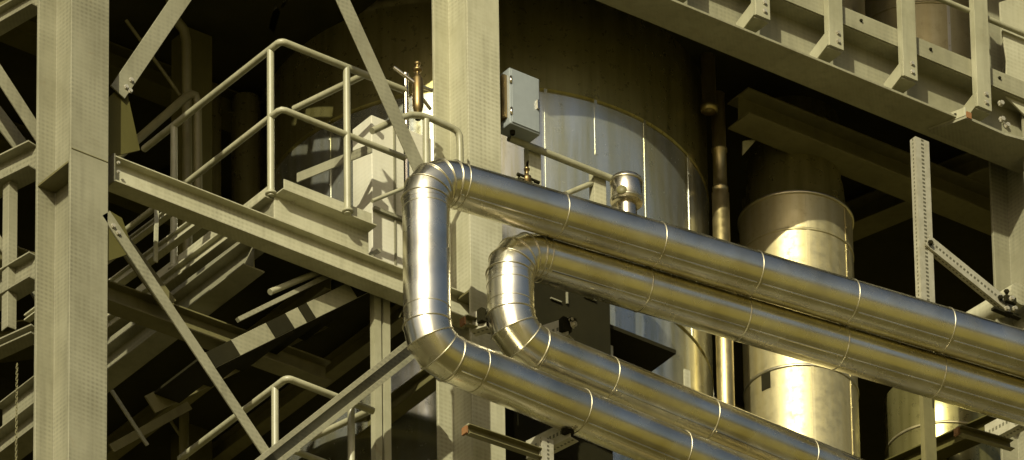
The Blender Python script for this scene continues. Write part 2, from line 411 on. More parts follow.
for px, py in ((691, -5), (763.5, 24), (837, 51), (911, 79), (985, 108), (1059, 137)):
    p = W(px, py, Y=GY-.07); p = V((p.x, GY-.07, GZ+.135))
    mb = MB(); mb.prism([(-.062, 0), (.062, 0), (.062, .012), (-.050, .012), (-.050, .055), (-.062, .055)], p-Zd*.02, p+Zd*1.45, Xd)
    po = part(mb, 'post', P_RAIL, rail, bevel=.003)
    for z in (.035, .105): part(MB().bolt((p.x+.012, p.y-.001, p.z+z), (0, -1, 0), .014, .014), 'bolt', GALV, po)
    mb = MB(); x = p.x-.062                     # cranked foot plate back to the girder web
    mb.add([(x, p.y+.01, p.z-.02), (x, p.y+.01, p.z+.10), (x, GY+.14, p.z+.02), (x, GY+.14, p.z-.10), (x-.012, p.y+.01, p.z-.02), (x-.012, p.y+.01, p.z+.10), (x-.012, GY+.14, p.z+.02), (x-.012, GY+.14, p.z-.10)],
           [(0, 1, 2, 3), (7, 6, 5, 4), (0, 3, 7, 4), (1, 5, 6, 2), (0, 4, 5, 1), (2, 6, 7, 3)])
    mb.box((p.x, (p.y+.012+GY+.14)/2+.006, p.z-.026), .124, GY+.14-p.y-.02, .012)
    part(mb, 'bracket', P_RAIL, po)
q0, q1 = W(945, 1, Y=GY-.01), W(1012, 26, Y=GY-.01)
mb = MB()
for dz in (0, .5): mb.tube([(GX0, GY-.01, q0.z+dz), (GX1, GY-.01, q0.z+dz)], .021)
part(mb, 'knee_rail', P_RAIL, rail)
# ---- cross beams below the upper deck
def ybeam(name, label, p0, p1, w, d, M, cat='beam', group=None, up=Zd):
    mb = MB(); mb.prism(Hprof(w, d, .014, .01), p0, p1, V(p1-p0).cross(Zd)); return solo(mb, name, M, label, cat, group, .002)
UB = 'joists under the upper platform deck'
p = W(738, 108, Y=.75); ybeam('deck_joist', 'dark olive joist running along under the upper deck above the round duct', p, p+Xd*4.5, .24, .22, P_SHADE, 'joist', UB)
p = W(1000, 160, Y=.45); e = W(835, 228, Z=p.z); ybeam('deck_joist', 'dark olive joist running diagonally behind the slotted hanger post', p, e+(e-p)*.5, .2, .2, P_SHADE, 'joist', UB)
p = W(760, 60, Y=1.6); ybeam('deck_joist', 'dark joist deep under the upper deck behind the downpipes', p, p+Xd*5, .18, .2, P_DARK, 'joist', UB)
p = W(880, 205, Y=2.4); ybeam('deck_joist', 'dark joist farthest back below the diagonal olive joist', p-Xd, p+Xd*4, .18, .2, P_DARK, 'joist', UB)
# ---- seat bracket at the right column
sb = thing('seat_bracket', 'cream gusseted seat plate joining the upper girder to the right column', 'bracket', (RX, 0, GZ-.1))
bz = GZ-.03
mb = MB(); P = [W(q_[0], q_[1], Z=bz) for q_ in ((929, 132), (966, 118), (1005, 135), (1034, 143), (1034, 152), (1007, 168), (985, 155))]
n = len(P); mb.add([q for q in P]+[q+Zd*.02 for q in P], [tuple(range(n)), tuple(range(2*n-1, n-1, -1))]+[(i, (i+1) % n, n+(i+1) % n, n+i) for i in range(n)]); part(mb, 'seat_plate', P_LIGHT, sb)
mb = MB(); a, b = P[0], P[1]; mb.bar(a+Zd*.055, b+Zd*.055, .07, .01, Zd); part(mb, 'edge_plate', P_RAIL, sb, bevel=.002)
for k in (.45, .7): part(MB().bolt(a+(b-a)*k+Zd*.055-Yd*.006, (-.4, -.9, 0), .011), 'bolt', DARKM, sb)
mb = MB(); q = W(968, 116, Y=GY-.06); mb.box(q, .04, .03, .05); part(mb, 'packing_block', RUST, sb, 'small tan packing block')
for px, py in ((1000, 104), (1001, 120), (1006, 126)):
    part(MB().bolt(W(px, py, Y=-.012), (0, -1, 0), .018, .03), 'bolt', GALV, sb)
# gusset plate on the column above
gs = MB(); P = [W(1000, 2, Y=-.03), W(1040, -10, Y=-.03), W(1040, 130, Y=-.03), W(1006, 96, Y=-.03), W(1007, 60, Y=-.03), W(1001, 20, Y=-.03)]
n = len(P); gs.add(P+[q+Yd*.016 for q in P], [tuple(range(n)), tuple(range(2*n-1, n-1, -1))]+[(i, (i+1) % n, n+(i+1) % n, n+i) for i in range(n)])
solo(gs, 'gusset_plate', P_WARM, 'flat cream gusset plate on the right column above the upper deck', 'plate', None, .002)
# ---- vessel above the upper deck
VY = 1.2; vr = .52; vx = W(928, 100, Y=VY).x; VC = V((vx, VY, GZ+H+.03))
ves = thing('upper_vessel', 'round brown vessel standing on the upper platform behind its guard rail', 'tank', VC)
mb = MB(); mb.lathe(VC, [(vr, 0), (vr, .5), (vr, 1.0), (vr, 1.9)], 96); part(mb, 'shell', DUCT, ves)
for z in (.05, .62, 1.2):
    mb = MB(); mb.lathe(VC+Zd*z, [(vr-.002, -.012), (vr+.006, -.012), (vr+.006, .008), (vr-.01, .01)], 96); part(mb, 'joint_band', DUCT, ves)
vseam(957, VC.z+.05, VC.z+1.2, True, VC, vr, ves, BAND)
mb = MB(); p = W(842, 2, Y=.9); p = V((p.x, .9, GZ+H+.03)); mb.lathe(p, [(.16, 0), (.16, .35), (.19, .36), (.19, .40), (.16, .41), (.16, 1.6)], 48)
solo(mb, 'vent_pipe', DUCT, 'short flanged brown pipe stub beside the round vessel on the upper platform', 'pipe')
# unseen roof added far above to shade the frame and cut sky light
mb = MB(); mb.slab(-9, 12, -1.3, 9, 5.2, 5.4); solo(mb, 'shade_roof', DECK, 'unseen dark roof deck added to shade the steel frame and tanks', 'roof')
lx, ly, lz = 1.22, 1.0, -.86
from mathutils.geometry import tessellate_polygon
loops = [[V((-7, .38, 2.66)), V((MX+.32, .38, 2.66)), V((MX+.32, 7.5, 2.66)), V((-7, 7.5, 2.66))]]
for (u0, v0, u1, v1) in ((287, 80, 298, 90), (302, 76, 309, 81), (283, 117, 297, 127), (306, 107, 333, 119), (293, 145, 308, 156), (314, 138, 340, 152), (313, 167, 330, 184)):  # openings added along the sun ray so light patches reach the tank
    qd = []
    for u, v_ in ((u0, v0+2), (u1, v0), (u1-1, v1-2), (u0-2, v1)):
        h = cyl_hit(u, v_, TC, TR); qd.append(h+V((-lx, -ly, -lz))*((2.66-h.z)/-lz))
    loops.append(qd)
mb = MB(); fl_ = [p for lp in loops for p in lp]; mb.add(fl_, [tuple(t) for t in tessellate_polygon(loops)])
solo(mb, 'left_deck', DECK, 'dark deck underside above the left handrail platform, with openings added for sun patches', 'deck')
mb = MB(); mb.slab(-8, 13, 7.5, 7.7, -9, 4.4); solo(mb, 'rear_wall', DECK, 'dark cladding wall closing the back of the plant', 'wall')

# ================================================================== LEFT BAY
BY = .10                                   # front flange edge of the walkway beam
b0 = W(115, 155, Y=BY); b1 = W(403, 266, Y=BY); BZ = b0.z
print('beam', b0, b1)
hb = .20
wb = thing('walkway_beam', 'long cream I-beam sloping across from the left column to the middle column', 'beam', (b0.x, BY, BZ-hb))
mb = MB(); mb.prism([(y*.65, z) for y, z in [(-.1, -hb), (.1, -hb), (.1, -hb+.012), (.008, -hb+.012), (.008, -.010), (.1, -.010), (.1, 0), (-.1, 0), (-.1, -.010), (-.008, -.010), (-.008, -hb+.012), (-.1, -hb+.012)]],
         (b0.x, BY+.065, BZ), (MX+.10, BY+.065, BZ), Yd)
part(mb, 'rolled_section', P_WARM, wb, bevel=.002)
mb = MB(); mb.box((b0.x-.006, BY+.065, BZ-hb/2), .012, .14, hb+.02); part(mb, 'end_plate', P_LIGHT, wb, bevel=.002)
mb = MB(); mb.box(((b0.x+LX+.3)/2-.02, BY+.1, BZ-hb/2), b0.x-LX-.16, .016, hb-.05); part(mb, 'fin_plate', P_SHADE, wb)
# ---- handrail platform
DZ = BZ+.30                                # top of deck
c0 = W(285, 186, Y=BY+.02); DZ = c0.z; ex = W(379, 221, Y=BY+.02).x
print('deck', DZ-BZ, c0.x, ex)
pf = thing('handrail_platform', 'cream steel platform with channel edge on top of the long sloping beam', 'platform', (c0.x, BY, BZ))
hc = DZ-BZ-.006; mb = MB(); mb.prism([(0, 0), (.11, 0), (.11, .01), (.012, .01), (.012, hc-.01), (.11, hc-.01), (.11, hc), (0, hc)], (ex, BY+.15, BZ+.004), (c0.x, BY+.15, BZ+.004), -Yd)
st = part(mb, 'edge_channel', P_WARM, pf, bevel=.002)
for px, py in ((343, 212), (353, 216), (293, 201), (370, 227)):
    q = W(px, py, Y=BY+.13); mb = MB(); mb.bolt(V((q.x, BY+.137, q.z)), (0, -1, 0), .016, .02); part(mb, 'bolt', GALV, st)
mb = MB(); mb.slab(c0.x+.05, ex+.0, BY+.10, BY+.108, DZ-.004, DZ+.12); part(mb, 'toe_board', P_WARM, pf, bevel=.002)
mb = MB(); mb.slab(c0.x-.006, c0.x+.004, BY+.2, 3.0, DZ-.02, DZ+.10); part(mb, 'toe_board', P_WARM, pf, bevel=.002)
mb = MB(); mb.slab(c0.x+.01, ex-.005, BY+.155, 3.4, DZ-.03, DZ-.010); part(mb, 'deck_plate', DECK, pf)
mb = MB(); mb.prism(Cprof(.075, DZ-BZ+.06, .01), (c0.x+.01, BY+.15, (DZ+BZ)/2-.06), (c0.x+.01, 3.4, (DZ+BZ)/2-.06), -Xd); part(mb, 'side_channel', P_LIGHT, pf, bevel=.002)
# deck under the platform: wide dark underside behind the beam, with light joists
ld = thing('lower_deck', 'dark deck underside filling the bay behind the long sloping beam', 'deck', (-1, 1, BZ-.3))
lx0 = W(262, 244, Y=.25).x
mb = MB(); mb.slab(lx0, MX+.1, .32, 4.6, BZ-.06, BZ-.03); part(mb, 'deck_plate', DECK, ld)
mb = MB(); mb.prism(Hprof(.17, .2, .012, .009), (lx0, .34, BZ-.17), (lx0, 4.0, BZ-.17), Xd); part(mb, 'edge_joist', P_LIGHT, ld, bevel=.002)
for k in (1, 2, 3): part(MB().prism(Hprof(.10, .14, .010, .008), (lx0+.62*k, .34, BZ-.14), (lx0+.62*k, 4.0, BZ-.14), Xd), 'inner_joist', P_SHADE, ld)
# ---- handrail
def handrail(label, c, yback, xend, z0, posts_x, posts_y, h=1.13, extra=None):
    """round tube handrail turning the platform corner c"""
    t = thing('handrail', label, 'handrail', (c.x, c.y, z0), 'tubular corner handrails'); rr = .0245
    zt, zm = z0+h, z0+h*.52
    k = .035
    cor = []
    for i in range(6):
        a = math.pi/2*i/5; cor.append(V((c.x+k-k*math.sin(a), c.y+k-k*math.cos(a), zt)))
    top = [V((xend, c.y, zt))]+cor+[V((c.x, yback, zt))]
    mb = MB(); mb.tube(top, rr, 16); part(mb, 'top_rail', P_RAIL, t)
    mb = MB(); mb.tube([(xend-.0, c.y, zm), (c.x+.035, c.y, zm), (c.x+.01, c.y+.01, zm), (c.x, c.y+.035, zm), (c.x, yback+.4, zm)], rr*.9, 14); part(mb, 'mid_rail', P_RAIL, t)
    for x in posts_x:
        mb = MB(); mb.tube([(x, c.y, z0-.04), (x, c.y, zt)], rr, 16); po = part(mb, 'post', P_RAIL, t)
        mb = MB(); mb.lathe((x, c.y, z0-.03), [(rr+.001, 0), (rr+.014, .002), (rr+.014, .018), (rr+.001, .03)], 16); part(mb, 'collar', P_RAIL, po)
    for y in posts_y:
        mb = MB(); mb.tube([(c.x, y, z0-.04), (c.x, y, zt)], rr, 16); po = part(mb, 'post', P_RAIL, t)
        mb = MB(); mb.lathe((c.x, y, z0-.03), [(rr+.001, 0), (rr+.014, .002), (rr+.014, .018), (rr+.001, .03)], 16); part(mb, 'collar', P_RAIL, po)
    return t
rc = W(281, 41, Y=BY+.02)
hz = rc.z-1.13
px2 = W(347, 120, Y=BY+.02).x
ya = W(270.5, 60, X=rc.x).y; yb = W(174, 140, X=rc.x).y
yend = W(144, 152, X=rc.x).y
handrail('tubular cream handrail turning the corner of the platform above the long sloping beam', V((rc.x, BY+.02, 0)), yend, W(405, 90, Y=BY+.02).x, hz, [px2], [ya, yb])
print('rail', rc, hz, DZ, ya, yb, yend)
rc2 = W(287, 378, Y=BY+.02); hz2 = rc2.z-1.13
px3 = W(351, 408, Y=BY+.02).x
h2 = handrail('tubular cream handrail of the lower platform at the bottom of the picture', V((rc2.x, BY+.02, 0)), W(180, 475, X=rc2.x).y, W(373, 412, Y=BY+.02).x, hz2, [px3], [W(275, 395, X=rc2.x).y])
def railbit(name, label, p0, p1, r=.0235, M=P_RAIL, cat='rail', group=None):
    mb = MB(); mb.tube([p0, p1], r, 14); return solo(mb, name, M, label, cat, group)
q = W(366, 74, Y=.35); railbit('rear_rail', 'tubular rail slanting away behind the upper corner handrail', q, W(294, 109, Z=q.z))
q = W(372, 148, Y=.35); e = W(297, 178, Z=q.z)
mb = MB(); mb.bar(q, e, .075, .01); solo(mb, 'rear_toe_board', P_LIGHT, 'flat cream toe board slanting away behind the upper handrail', 'toe board', None, .002)
q = W(369, 411, Y=.35); railbit('rear_rail', 'tubular rail slanting away behind the lower handrail', q, W(312, 438, Z=q.z))
# ---- gate loop at the middle column
gy = -.10
gl = thing('gate_rail', 'short bent tubular rail standing before the middle column beside the pipe elbow', 'rail', W(372, 130, Y=gy))
pts = [W(372, 131, Y=gy), W(398, 119, Y=gy), W(410, 115, Y=gy), W(420, 115.5, Y=gy), W(432, 119, Y=gy), W(452, 128, Y=gy), W(457, 131, Y=gy), W(459.5, 136, Y=gy), W(460, 145, Y=gy), W(460.5, 185, Y=gy)]
mb = MB(); mb.tube(pts, .024, 16); part(mb, 'bent_tube', P_RAIL, gl)
mb = MB(); mb.tube([W(426, 120, Y=gy), W(426.5, 190, Y=gy)], .024, 16); part(mb, 'post', P_RAIL, gl)
mb = MB(); mb.tube([W(372, 201, Y=gy), W(407, 187, Y=gy)], .014, 12); part(mb, 'lower_rail', P_RAIL, gl)
# ---- lit cabinet behind the pipe elbow
cy = .62
cz0 = W(380, 250, Y=cy); cz1 = W(380, 118, Y=cy)
cb = thing('cream_cabinet', 'tall bright cream cabinet standing behind the outer pipe elbow', 'cabinet', (cz0.x, cy, cz0.z))
xl = W(372, 180, Y=cy).x; xr = W(432, 180, Y=cy).x
mb = MB(); mb.slab(xl, xr, cy, cy+.22, cz0.z-.25, cz1.z); part(mb, 'body', P_CAB, cb, bevel=.006)
mb = MB(); q = W(394, 180, Y=cy); mb.slab(q.x-.006, q.x+.006, cy-.012, cy-.001, cz0.z-.25, cz1.z-.02); part(mb, 'door_strip', P_LIGHT, cb)
mb = MB(); q = W(380, 212, Y=cy); mb.slab(xl, xr, cy-.03, cy-.002, q.z-.015, q.z+.01); part(mb, 'ledge', P_LIGHT, cb)

# ---- braces
def brace(p0, p1, Yp, w, label, kind='flat', M=P_LIGHT):
    a, b = W(p0[0], p0[1], Y=Yp), W(p1[0], p1[1], Y=Yp); mb = MB(); t = (b-a).normalized(); s = Yd.cross(t)
    if kind == 'flat': mb.prism([(-w/2, 0), (w/2, 0), (w/2, .012), (-w/2, .012)], a, b, s)
    elif kind == 'angle': mb.prism(Lprof(w, .08, .010), a-s*w/2, b-s*w/2, s) if t.z < 0 else mb.prism(Lprof(w, .08, .01), b-s*w/2, a-s*w/2, s)
    else:
        mb.prism([(-w/2, .0), (-w/2+.035, .0), (-w/2+.035, .01), (-w/2+.01, .01), (-w/2+.01, .06), (w/2-.01, .06), (w/2-.01, .01), (w/2-.035, .01), (w/2-.035, 0), (w/2, 0), (w/2, .07), (-w/2, .07)], a, b, s)
    return solo(mb, 'diagonal_brace', M, label, 'brace', 'diagonal braces of the steel frame', .002)
brace((190, -14), (118, 92), .16, .125, 'flat cream brace leaning up to the right from the top of the left column', 'flat')
brace((106, 213), (285, 480), .0, .085, 'thin flat cream brace falling from the left column under the sloping beam', 'flat')
brace((337, -14), (424, 178), -.22, .12, 'pale angle brace coming down onto the upper pipe elbow', 'angle')
brace((425, 338), (240, 484), -.06, .125, 'channel brace with a dark groove rising to the lower pipe elbow', 'channel')
def jbolts(pts, Yp, parent, r=.014):
    for px, py in pts: part(MB().bolt(W(px, py, Y=Yp), (0, -1, 0), r, .014), 'bolt', GALV, parent)
bo = {o['label']: o for o in bpy.data.objects if o.name.startswith('diagonal_brace')}
for lb, pts, Yp in (('flat cream brace leaning', ((126, 87), (131, 80), (130, 91)), .158), ('thin flat cream brace', ((113, 226), (118, 233)), -.003)):
    for k_, o_ in bo.items():
        if k_.startswith(lb): jbolts(pts, Yp, o_)
jbolts(((118, 163), (118, 172)), BY-.012, wb, .010)
mb = MB(); P = [W(105, 208, Y=.014), W(122, 218, Y=.014), W(134, 252, Y=.014), W(105, 262, Y=.014)]
mb.add(P+[q+Yd*.012 for q in P], [(0, 1, 2, 3), (7, 6, 5, 4), (0, 4, 5, 1), (1, 5, 6, 2), (2, 6, 7, 3), (3, 7, 4, 0)])
solo(mb, 'gusset_plate', P_DARK, 'olive gusset plate behind the top of the thin flat brace at the left column', 'plate')
# gusset where the upper left brace meets the column
mb = MB(); P = [W(106, 100, Y=.19), W(125, 82, Y=.19), W(140, 150, Y=.19), W(106, 158, Y=.19)]
mb.add(P+[q+Yd*.014 for q in P], [(0, 1, 2, 3), (7, 6, 5, 4), (0, 4, 5, 1), (1, 5, 6, 2), (2, 6, 7, 3), (3, 7, 4, 0)])
solo(mb, 'gusset_plate', P_DARK, 'olive gusset plate between the left column and the long sloping beam', 'plate')
# small paired channel posts
pp = thing('twin_post', 'slim paired channel post between the lower handrail and the outer pipe', 'post', W(380, 300, Y=.3))
for px in (372, 381):
    a = W(px, 292, Y=.30); mb = MB(); mb.prism(Cprof(.055, .05, .007), V((a.x, .30, -4.5)), V((a.x, .30, BZ-.02)), Xd); part(mb, 'channel', P_RAIL, pp)
# ---- interior steel behind the sloping beam (mostly in shade)
IB = 'shaded interior steel in the left bay'
def bpx(name, label, p0, p1, Y0, w, d, M, cat='beam', ext=(0, 0), group=IB, prof=None):
    a = W(p0[0], p0[1], Y=Y0); b = W(p1[0], p1[1], Z=a.z); t = (b-a).normalized(); a = a-t*ext[0]; b = b+t*ext[1]
    mb = MB(); mb.prism(prof or Hprof(w, d, .012, .009), a, b, t.cross(Zd)); return solo(mb, name, M, label, cat, group, .002)
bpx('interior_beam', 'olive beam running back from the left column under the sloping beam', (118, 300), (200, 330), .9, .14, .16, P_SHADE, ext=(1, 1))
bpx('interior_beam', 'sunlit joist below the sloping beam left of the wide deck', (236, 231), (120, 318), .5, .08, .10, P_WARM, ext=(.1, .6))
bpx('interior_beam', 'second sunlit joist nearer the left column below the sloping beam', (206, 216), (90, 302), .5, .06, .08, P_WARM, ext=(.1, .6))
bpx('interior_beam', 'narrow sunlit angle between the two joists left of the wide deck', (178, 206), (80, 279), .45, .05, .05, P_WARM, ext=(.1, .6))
sy = .30
stt = thing('shaded_stair', 'steep stair flight under the deck with sunlit stringer crossed by dark plates standing for shadow', 'stair', W(300, 320, Y=sy))
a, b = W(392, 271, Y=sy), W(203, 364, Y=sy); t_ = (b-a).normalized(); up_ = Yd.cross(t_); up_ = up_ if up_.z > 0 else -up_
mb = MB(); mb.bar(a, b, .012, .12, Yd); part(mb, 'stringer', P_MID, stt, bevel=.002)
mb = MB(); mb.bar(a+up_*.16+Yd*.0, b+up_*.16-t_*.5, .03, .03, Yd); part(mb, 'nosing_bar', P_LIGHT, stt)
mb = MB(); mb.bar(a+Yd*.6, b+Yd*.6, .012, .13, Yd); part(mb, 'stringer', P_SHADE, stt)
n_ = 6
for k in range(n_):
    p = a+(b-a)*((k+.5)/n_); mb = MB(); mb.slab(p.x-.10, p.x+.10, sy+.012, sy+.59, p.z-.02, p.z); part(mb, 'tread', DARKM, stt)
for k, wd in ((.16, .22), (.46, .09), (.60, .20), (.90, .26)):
    p = a+(b-a)*k; mb = MB(); mb.box(p-Yd*.011, wd, .006, .118, t_, Yd, up_); part(mb, 'bracket', DARKM, stt)  # thin dark plates on the stringer stand in for bars of shadow
mb = MB(); mb.tube([W(270, 292, Y=.32), W(350, 259, Y=.32)], .022, 12); solo(mb, 'short_rail', P_RAIL, 'short sunlit tube under the deck above the stair flight', 'rail')
def flatbit(name, label, p0, p1, Y0, w, M=P_WARM, cat='bar'):
    mb = MB(); a = W(p0[0], p0[1], Y=Y0); b = W(p1[0], p1[1], Y=Y0); mb.bar(a, b, .012, w, Yd); return solo(mb, name, M, label, cat, 'small sunlit steel pieces beside the left column', .001)
flatbit('hanger_rod', 'thin sunlit hanger bar dropping from the sloping beam to the joists below', (157, 190), (155.5, 262), .5, .03)
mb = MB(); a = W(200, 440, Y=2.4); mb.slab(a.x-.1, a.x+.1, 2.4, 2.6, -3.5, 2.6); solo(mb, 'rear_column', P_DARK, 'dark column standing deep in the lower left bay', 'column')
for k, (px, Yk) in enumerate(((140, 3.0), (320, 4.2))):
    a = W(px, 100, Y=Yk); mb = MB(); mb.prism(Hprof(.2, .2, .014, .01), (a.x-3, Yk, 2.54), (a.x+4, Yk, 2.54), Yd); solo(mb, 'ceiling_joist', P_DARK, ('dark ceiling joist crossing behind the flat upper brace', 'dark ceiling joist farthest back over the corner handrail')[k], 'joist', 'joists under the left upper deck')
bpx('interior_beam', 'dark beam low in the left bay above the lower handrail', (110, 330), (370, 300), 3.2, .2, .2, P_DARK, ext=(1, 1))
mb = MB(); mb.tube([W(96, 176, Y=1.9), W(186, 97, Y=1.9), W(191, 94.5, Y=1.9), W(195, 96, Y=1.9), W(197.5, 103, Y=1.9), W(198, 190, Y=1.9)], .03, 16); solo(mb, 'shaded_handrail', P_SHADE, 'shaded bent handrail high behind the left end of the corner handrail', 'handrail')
def dpx(name, label, p0, Y0, p1, Y1, r, M, cat='pipe', group=None):
    mb = MB(); mb.tube([W(p0[0], p0[1], Y=Y0), W(p1[0], p1[1], Y=Y1)], r, 14); return solo(mb, name, M, label, cat, group)
mb = MB(); mb.tube([W(165, -20, Y=2.2), W(176, 20, Y=2.2), W(184, 30, Y=2.2), W(186.5, 42, Y=2.2), W(188, 290, Y=2.2)], .034, 16); solo(mb, 'conduit_pipe', P_SHADE, 'thin dark bent pipe dropping behind the flat upper brace', 'pipe')
mb = MB(); mb.tube([W(162, 330, Y=2.2), W(178, 352, Y=2.2), W(183, 364, Y=2.2), W(184, 376, Y=2.2), W(184, 500, Y=2.2)], .034, 16); solo(mb, 'conduit_pipe', P_SHADE, 'thin dark bent pipe dropping below the sunlit joist', 'pipe')
dpx('tie_rod', 'thin dark tie rod slanting behind the flat upper brace', (126, 20), 2.3, (180, 95), 2.3, .012, P_SHADE, 'rod')
dpx('tie_rod', 'thin dark tie rod slanting in the lower left bay', (126, 352), 2.3, (180, 435), 2.3, .012, P_SHADE, 'rod')
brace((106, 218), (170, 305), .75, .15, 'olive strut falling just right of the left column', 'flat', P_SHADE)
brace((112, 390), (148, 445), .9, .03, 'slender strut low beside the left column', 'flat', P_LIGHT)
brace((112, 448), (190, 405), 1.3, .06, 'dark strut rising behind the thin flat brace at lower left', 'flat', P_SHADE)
# vertical reflective pipes behind the left handrail
for i, (px, r, lb) in enumerate(((214, .05, 'slim shiny vertical pipe behind the left end of the handrail'), (246, .10, 'wider shiny vertical pipe behind the handrail beside the tank'))):
    a = W(px, 170, Y=2.9); mb = MB(); mb.lathe((a.x, 2.9, 0), [(r, -3), (r, .35), (r+.02, .36), (r+.02, .40), (r, .41), (r, 2.6)], 40); solo(mb, 'riser_pipe', TANKUP if i == 0 else TANKUP, lb, 'pipe')

# ================================================================== FAR LEFT STRUCTURE
FL = 'cream beams left of the left column'
bpx('side_beam', 'cream side beam at the top left corner of the picture', (38, -1), (-40, 44), .42, .12, .13, P_LIGHT, group=FL)
bpx('side_beam', 'second cream side beam behind the one at the top left corner', (20, -4), (-50, 28), .7, .08, .10, P_SHADE, group=FL)
bpx('side_beam', 'short cream side beam framing into the left column at mid height', (37, 158), (-40, 196), .42, .17, .20, P_LIGHT, group=FL)
bpx('side_beam', 'cream side beam with deep web low on the left column', (37, 268), (-60, 325), .42, .14, .20, P_LIGHT, group=FL)
bpx('side_beam', 'cream side beam just below the deep web beam at left', (37, 332), (-60, 376), .42, .12, .07, P_LIGHT, group=FL)
def xbrace(p0, p1, Yp, w, label, M=P_LIGHT, kind='flat'): return brace(p0, p1, Yp, w, label, kind, M)
xbrace((-30, 28), (44, 142), .5, .11, 'wide flat cream brace leaning down to the left column near the top left', kind='angle')
xbrace((-30, 78), (40, 170), .75, .14, 'second flat cream brace behind the wide one at upper left')
xbrace((-20, 212), (40, 300), .7, .07, 'slim cream brace left of the left column near mid height')
a = W(9, 180, Y=.62); mb = MB(); mb.prism(Lprof(.07, .07, .008), V((a.x, .62, -1.8)), V((a.x, .62, a.z+.1)), Xd); solo(mb, 'angle_post', P_LIGHT, 'upright angle post beside the short side beam at far left', 'post', None, .002)
mb = MB(); mb.tube([W(10, 250, Y=.9), W(10, 300, Y=.9)], .024); solo(mb, 'stub_post', P_RAIL, 'short tubular post standing above the deep web side beam at far left', 'post')
# chain
ch = MB(); a = W(17, 365, Y=.6); z = a.z; z1 = a.z-1.1; k = 0
while z > z1:
    pts = [];
    for i in range(13):
        an = 2*math.pi*i/12; w_ = .007*math.cos(an); hh = .014*math.sin(an)
        pts.append(V((a.x+(w_ if k % 2 else 0), a.y+(0 if k % 2 else w_), z+hh)))
    ch.tube(pts,   .0026, 6, caps=False); z -= .0225; k += 1
solo(ch, 'hanging_chain', P_SHADE, 'thin steel chain hanging at the lower left edge beside the left column', 'chain')

# ================================================================== SMALL FITTINGS
# junction box
jy = -.02
jb = thing('junction_box', 'pale grey upright box fixed to the right side of the middle column', 'box', W(524, 130, Y=jy))
x0 = W(510, 100, Y=jy).x; x1 = W(540, 100, Y=jy).x; zt = zat((x0, jy), 67); zl = zat((x0, jy), 123)
mb = MB(); mb.slab(x0, x1, jy, jy+.15, zl, zt); part(mb, 'housing', P_BOX, jb, bevel=.008)
mb = MB(); mb.slab(x0+.012, x1-.012, jy-.008, jy-.001, zl+.012, zt-.012); part(mb, 'lid', P_BOX, jb, bevel=.004)
mb = MB(); mb.slab(x0-.03, x0-.002, jy+.03, jy+.14, zl+.06, zt-.05); part(mb, 'mounting_plate', BRASS, jb)
mb = MB(); mb.lathe((x0+.07, jy+.07, zl-.03), [(.012, 0), (.018, .005), (.018, .03)], 12); part(mb, 'cable_gland', DARKM, jb)
for zz in (.10, (zt-zl)-.10): part(MB().lathe((x0+.006, jy-.006, zl+zz-.03), [(.001, 0), (.009, .001), (.009, .055), (.001, .056)], 10), 'hinge', STEEL, jb)
part(MB().box((x1-.03, jy-.016, (zl+zt)/2), .018, .018, .07), 'latch', STEEL, jb)
# bypass rail with the steel can
ry = .12
ra = W(509, 138, Y=ry); rb = W(612, 179, Y=ry)
sr = thing('support_rail', 'olive tube rail with open end on two short posts above the top pipe', 'rail', ra)
mb = MB(); mb.tube([ra, rb], .025, 20, caps=False); mb.tube([rb, ra], .020, 20, caps=False); part(mb, 'tube', P_RAIL, sr)
for px, py in ((535, 147), (600, 173)):
    q = W(px, py, Y=ry+.03); mb = MB(); mb.prism([(-.05, 0), (.05, 0), (.05, .01), (-.04, .01), (-.04, .06), (-.05, .06)], q-Zd*.6, q-Zd*.0, Xd); part(mb, 'post', P_WARM, sr, bevel=.002)
mb = MB(); mb.tube([W(566, 194, Y=ry+.05), W(597, 181, Y=ry+.05)], .019, 14); part(mb, 'stay', P_RAIL, sr)
mb = MB(); q = W(523, 181, Y=ry-.03); mb.box(q, .11, .09, .03); part(mb, 'base_block', P_WARM, sr)
vt = thing('small_valve', 'tiny dark hand valve sitting beside the left post of the olive tube rail', 'valve', W(527, 180, Y=.05))
q = W(527, 178, Y=.05)
mb = MB(); mb.lathe(q, [(.018, -.04), (.03, -.02), (.03, .01), (.012, .02), (.012, .06), (.02, .062), (.02, .075)], 16); part(mb, 'body', BRASS, vt)
mb = MB(); mb.tube([q+V((-.08, 0, .0)), q+V((.10, 0, -.0))], .013, 10); mb.tube([q+V((0, 0, .09)), q+V((-.03, -.05, .1))], .008, 8); part(mb, 'spindle', DARKM, vt)
cn = W(626, 170, Y=.0); cn = V((cn.x, .0, zat((cn.x, 0), 207)))
can = thing('steel_can', 'short shiny steel cylinder at the right end of the olive tube rail', 'cylinder', cn)
ztop = zat((cn.x, 0), 179)
mb = MB(); mb.lathe(cn, [(.001, .02), (.102, .02), (.108, .026), (.108, ztop-cn.z-.01), (.10, ztop-cn.z), (.001, ztop-cn.z+.002)], 40); part(mb, 'body', STEEL, can)
for z in (.05, ztop-cn.z-.03):
    mb = MB(); mb.lathe(cn+Zd*z, [(.107, -.008), (.112, -.008), (.112, .008), (.107, .008)], 40); part(mb, 'clamp_band', BAND, can)
    mb = MB(); q = W(640, 180, Y=.02); mb.box((cn.x+.10, cn.y-.01, cn.z+z), .03, .02, .028); part(mb, 'latch', BRASS, can)
mb = MB(); mb.lathe(cn-Zd*.10, [(.068, 0), (.068, .13)], 30); part(mb, 'neck', STEEL, can)
mb = MB(); q = V((cn.x-.085, cn.y-.06, cn.z+.07)); mb.lathe(q, [(.035, 0), (.035, .012), (.001, .014)], 20, V((-.7, -.7, 0))); part(mb, 'dial', P_SHADE, can)
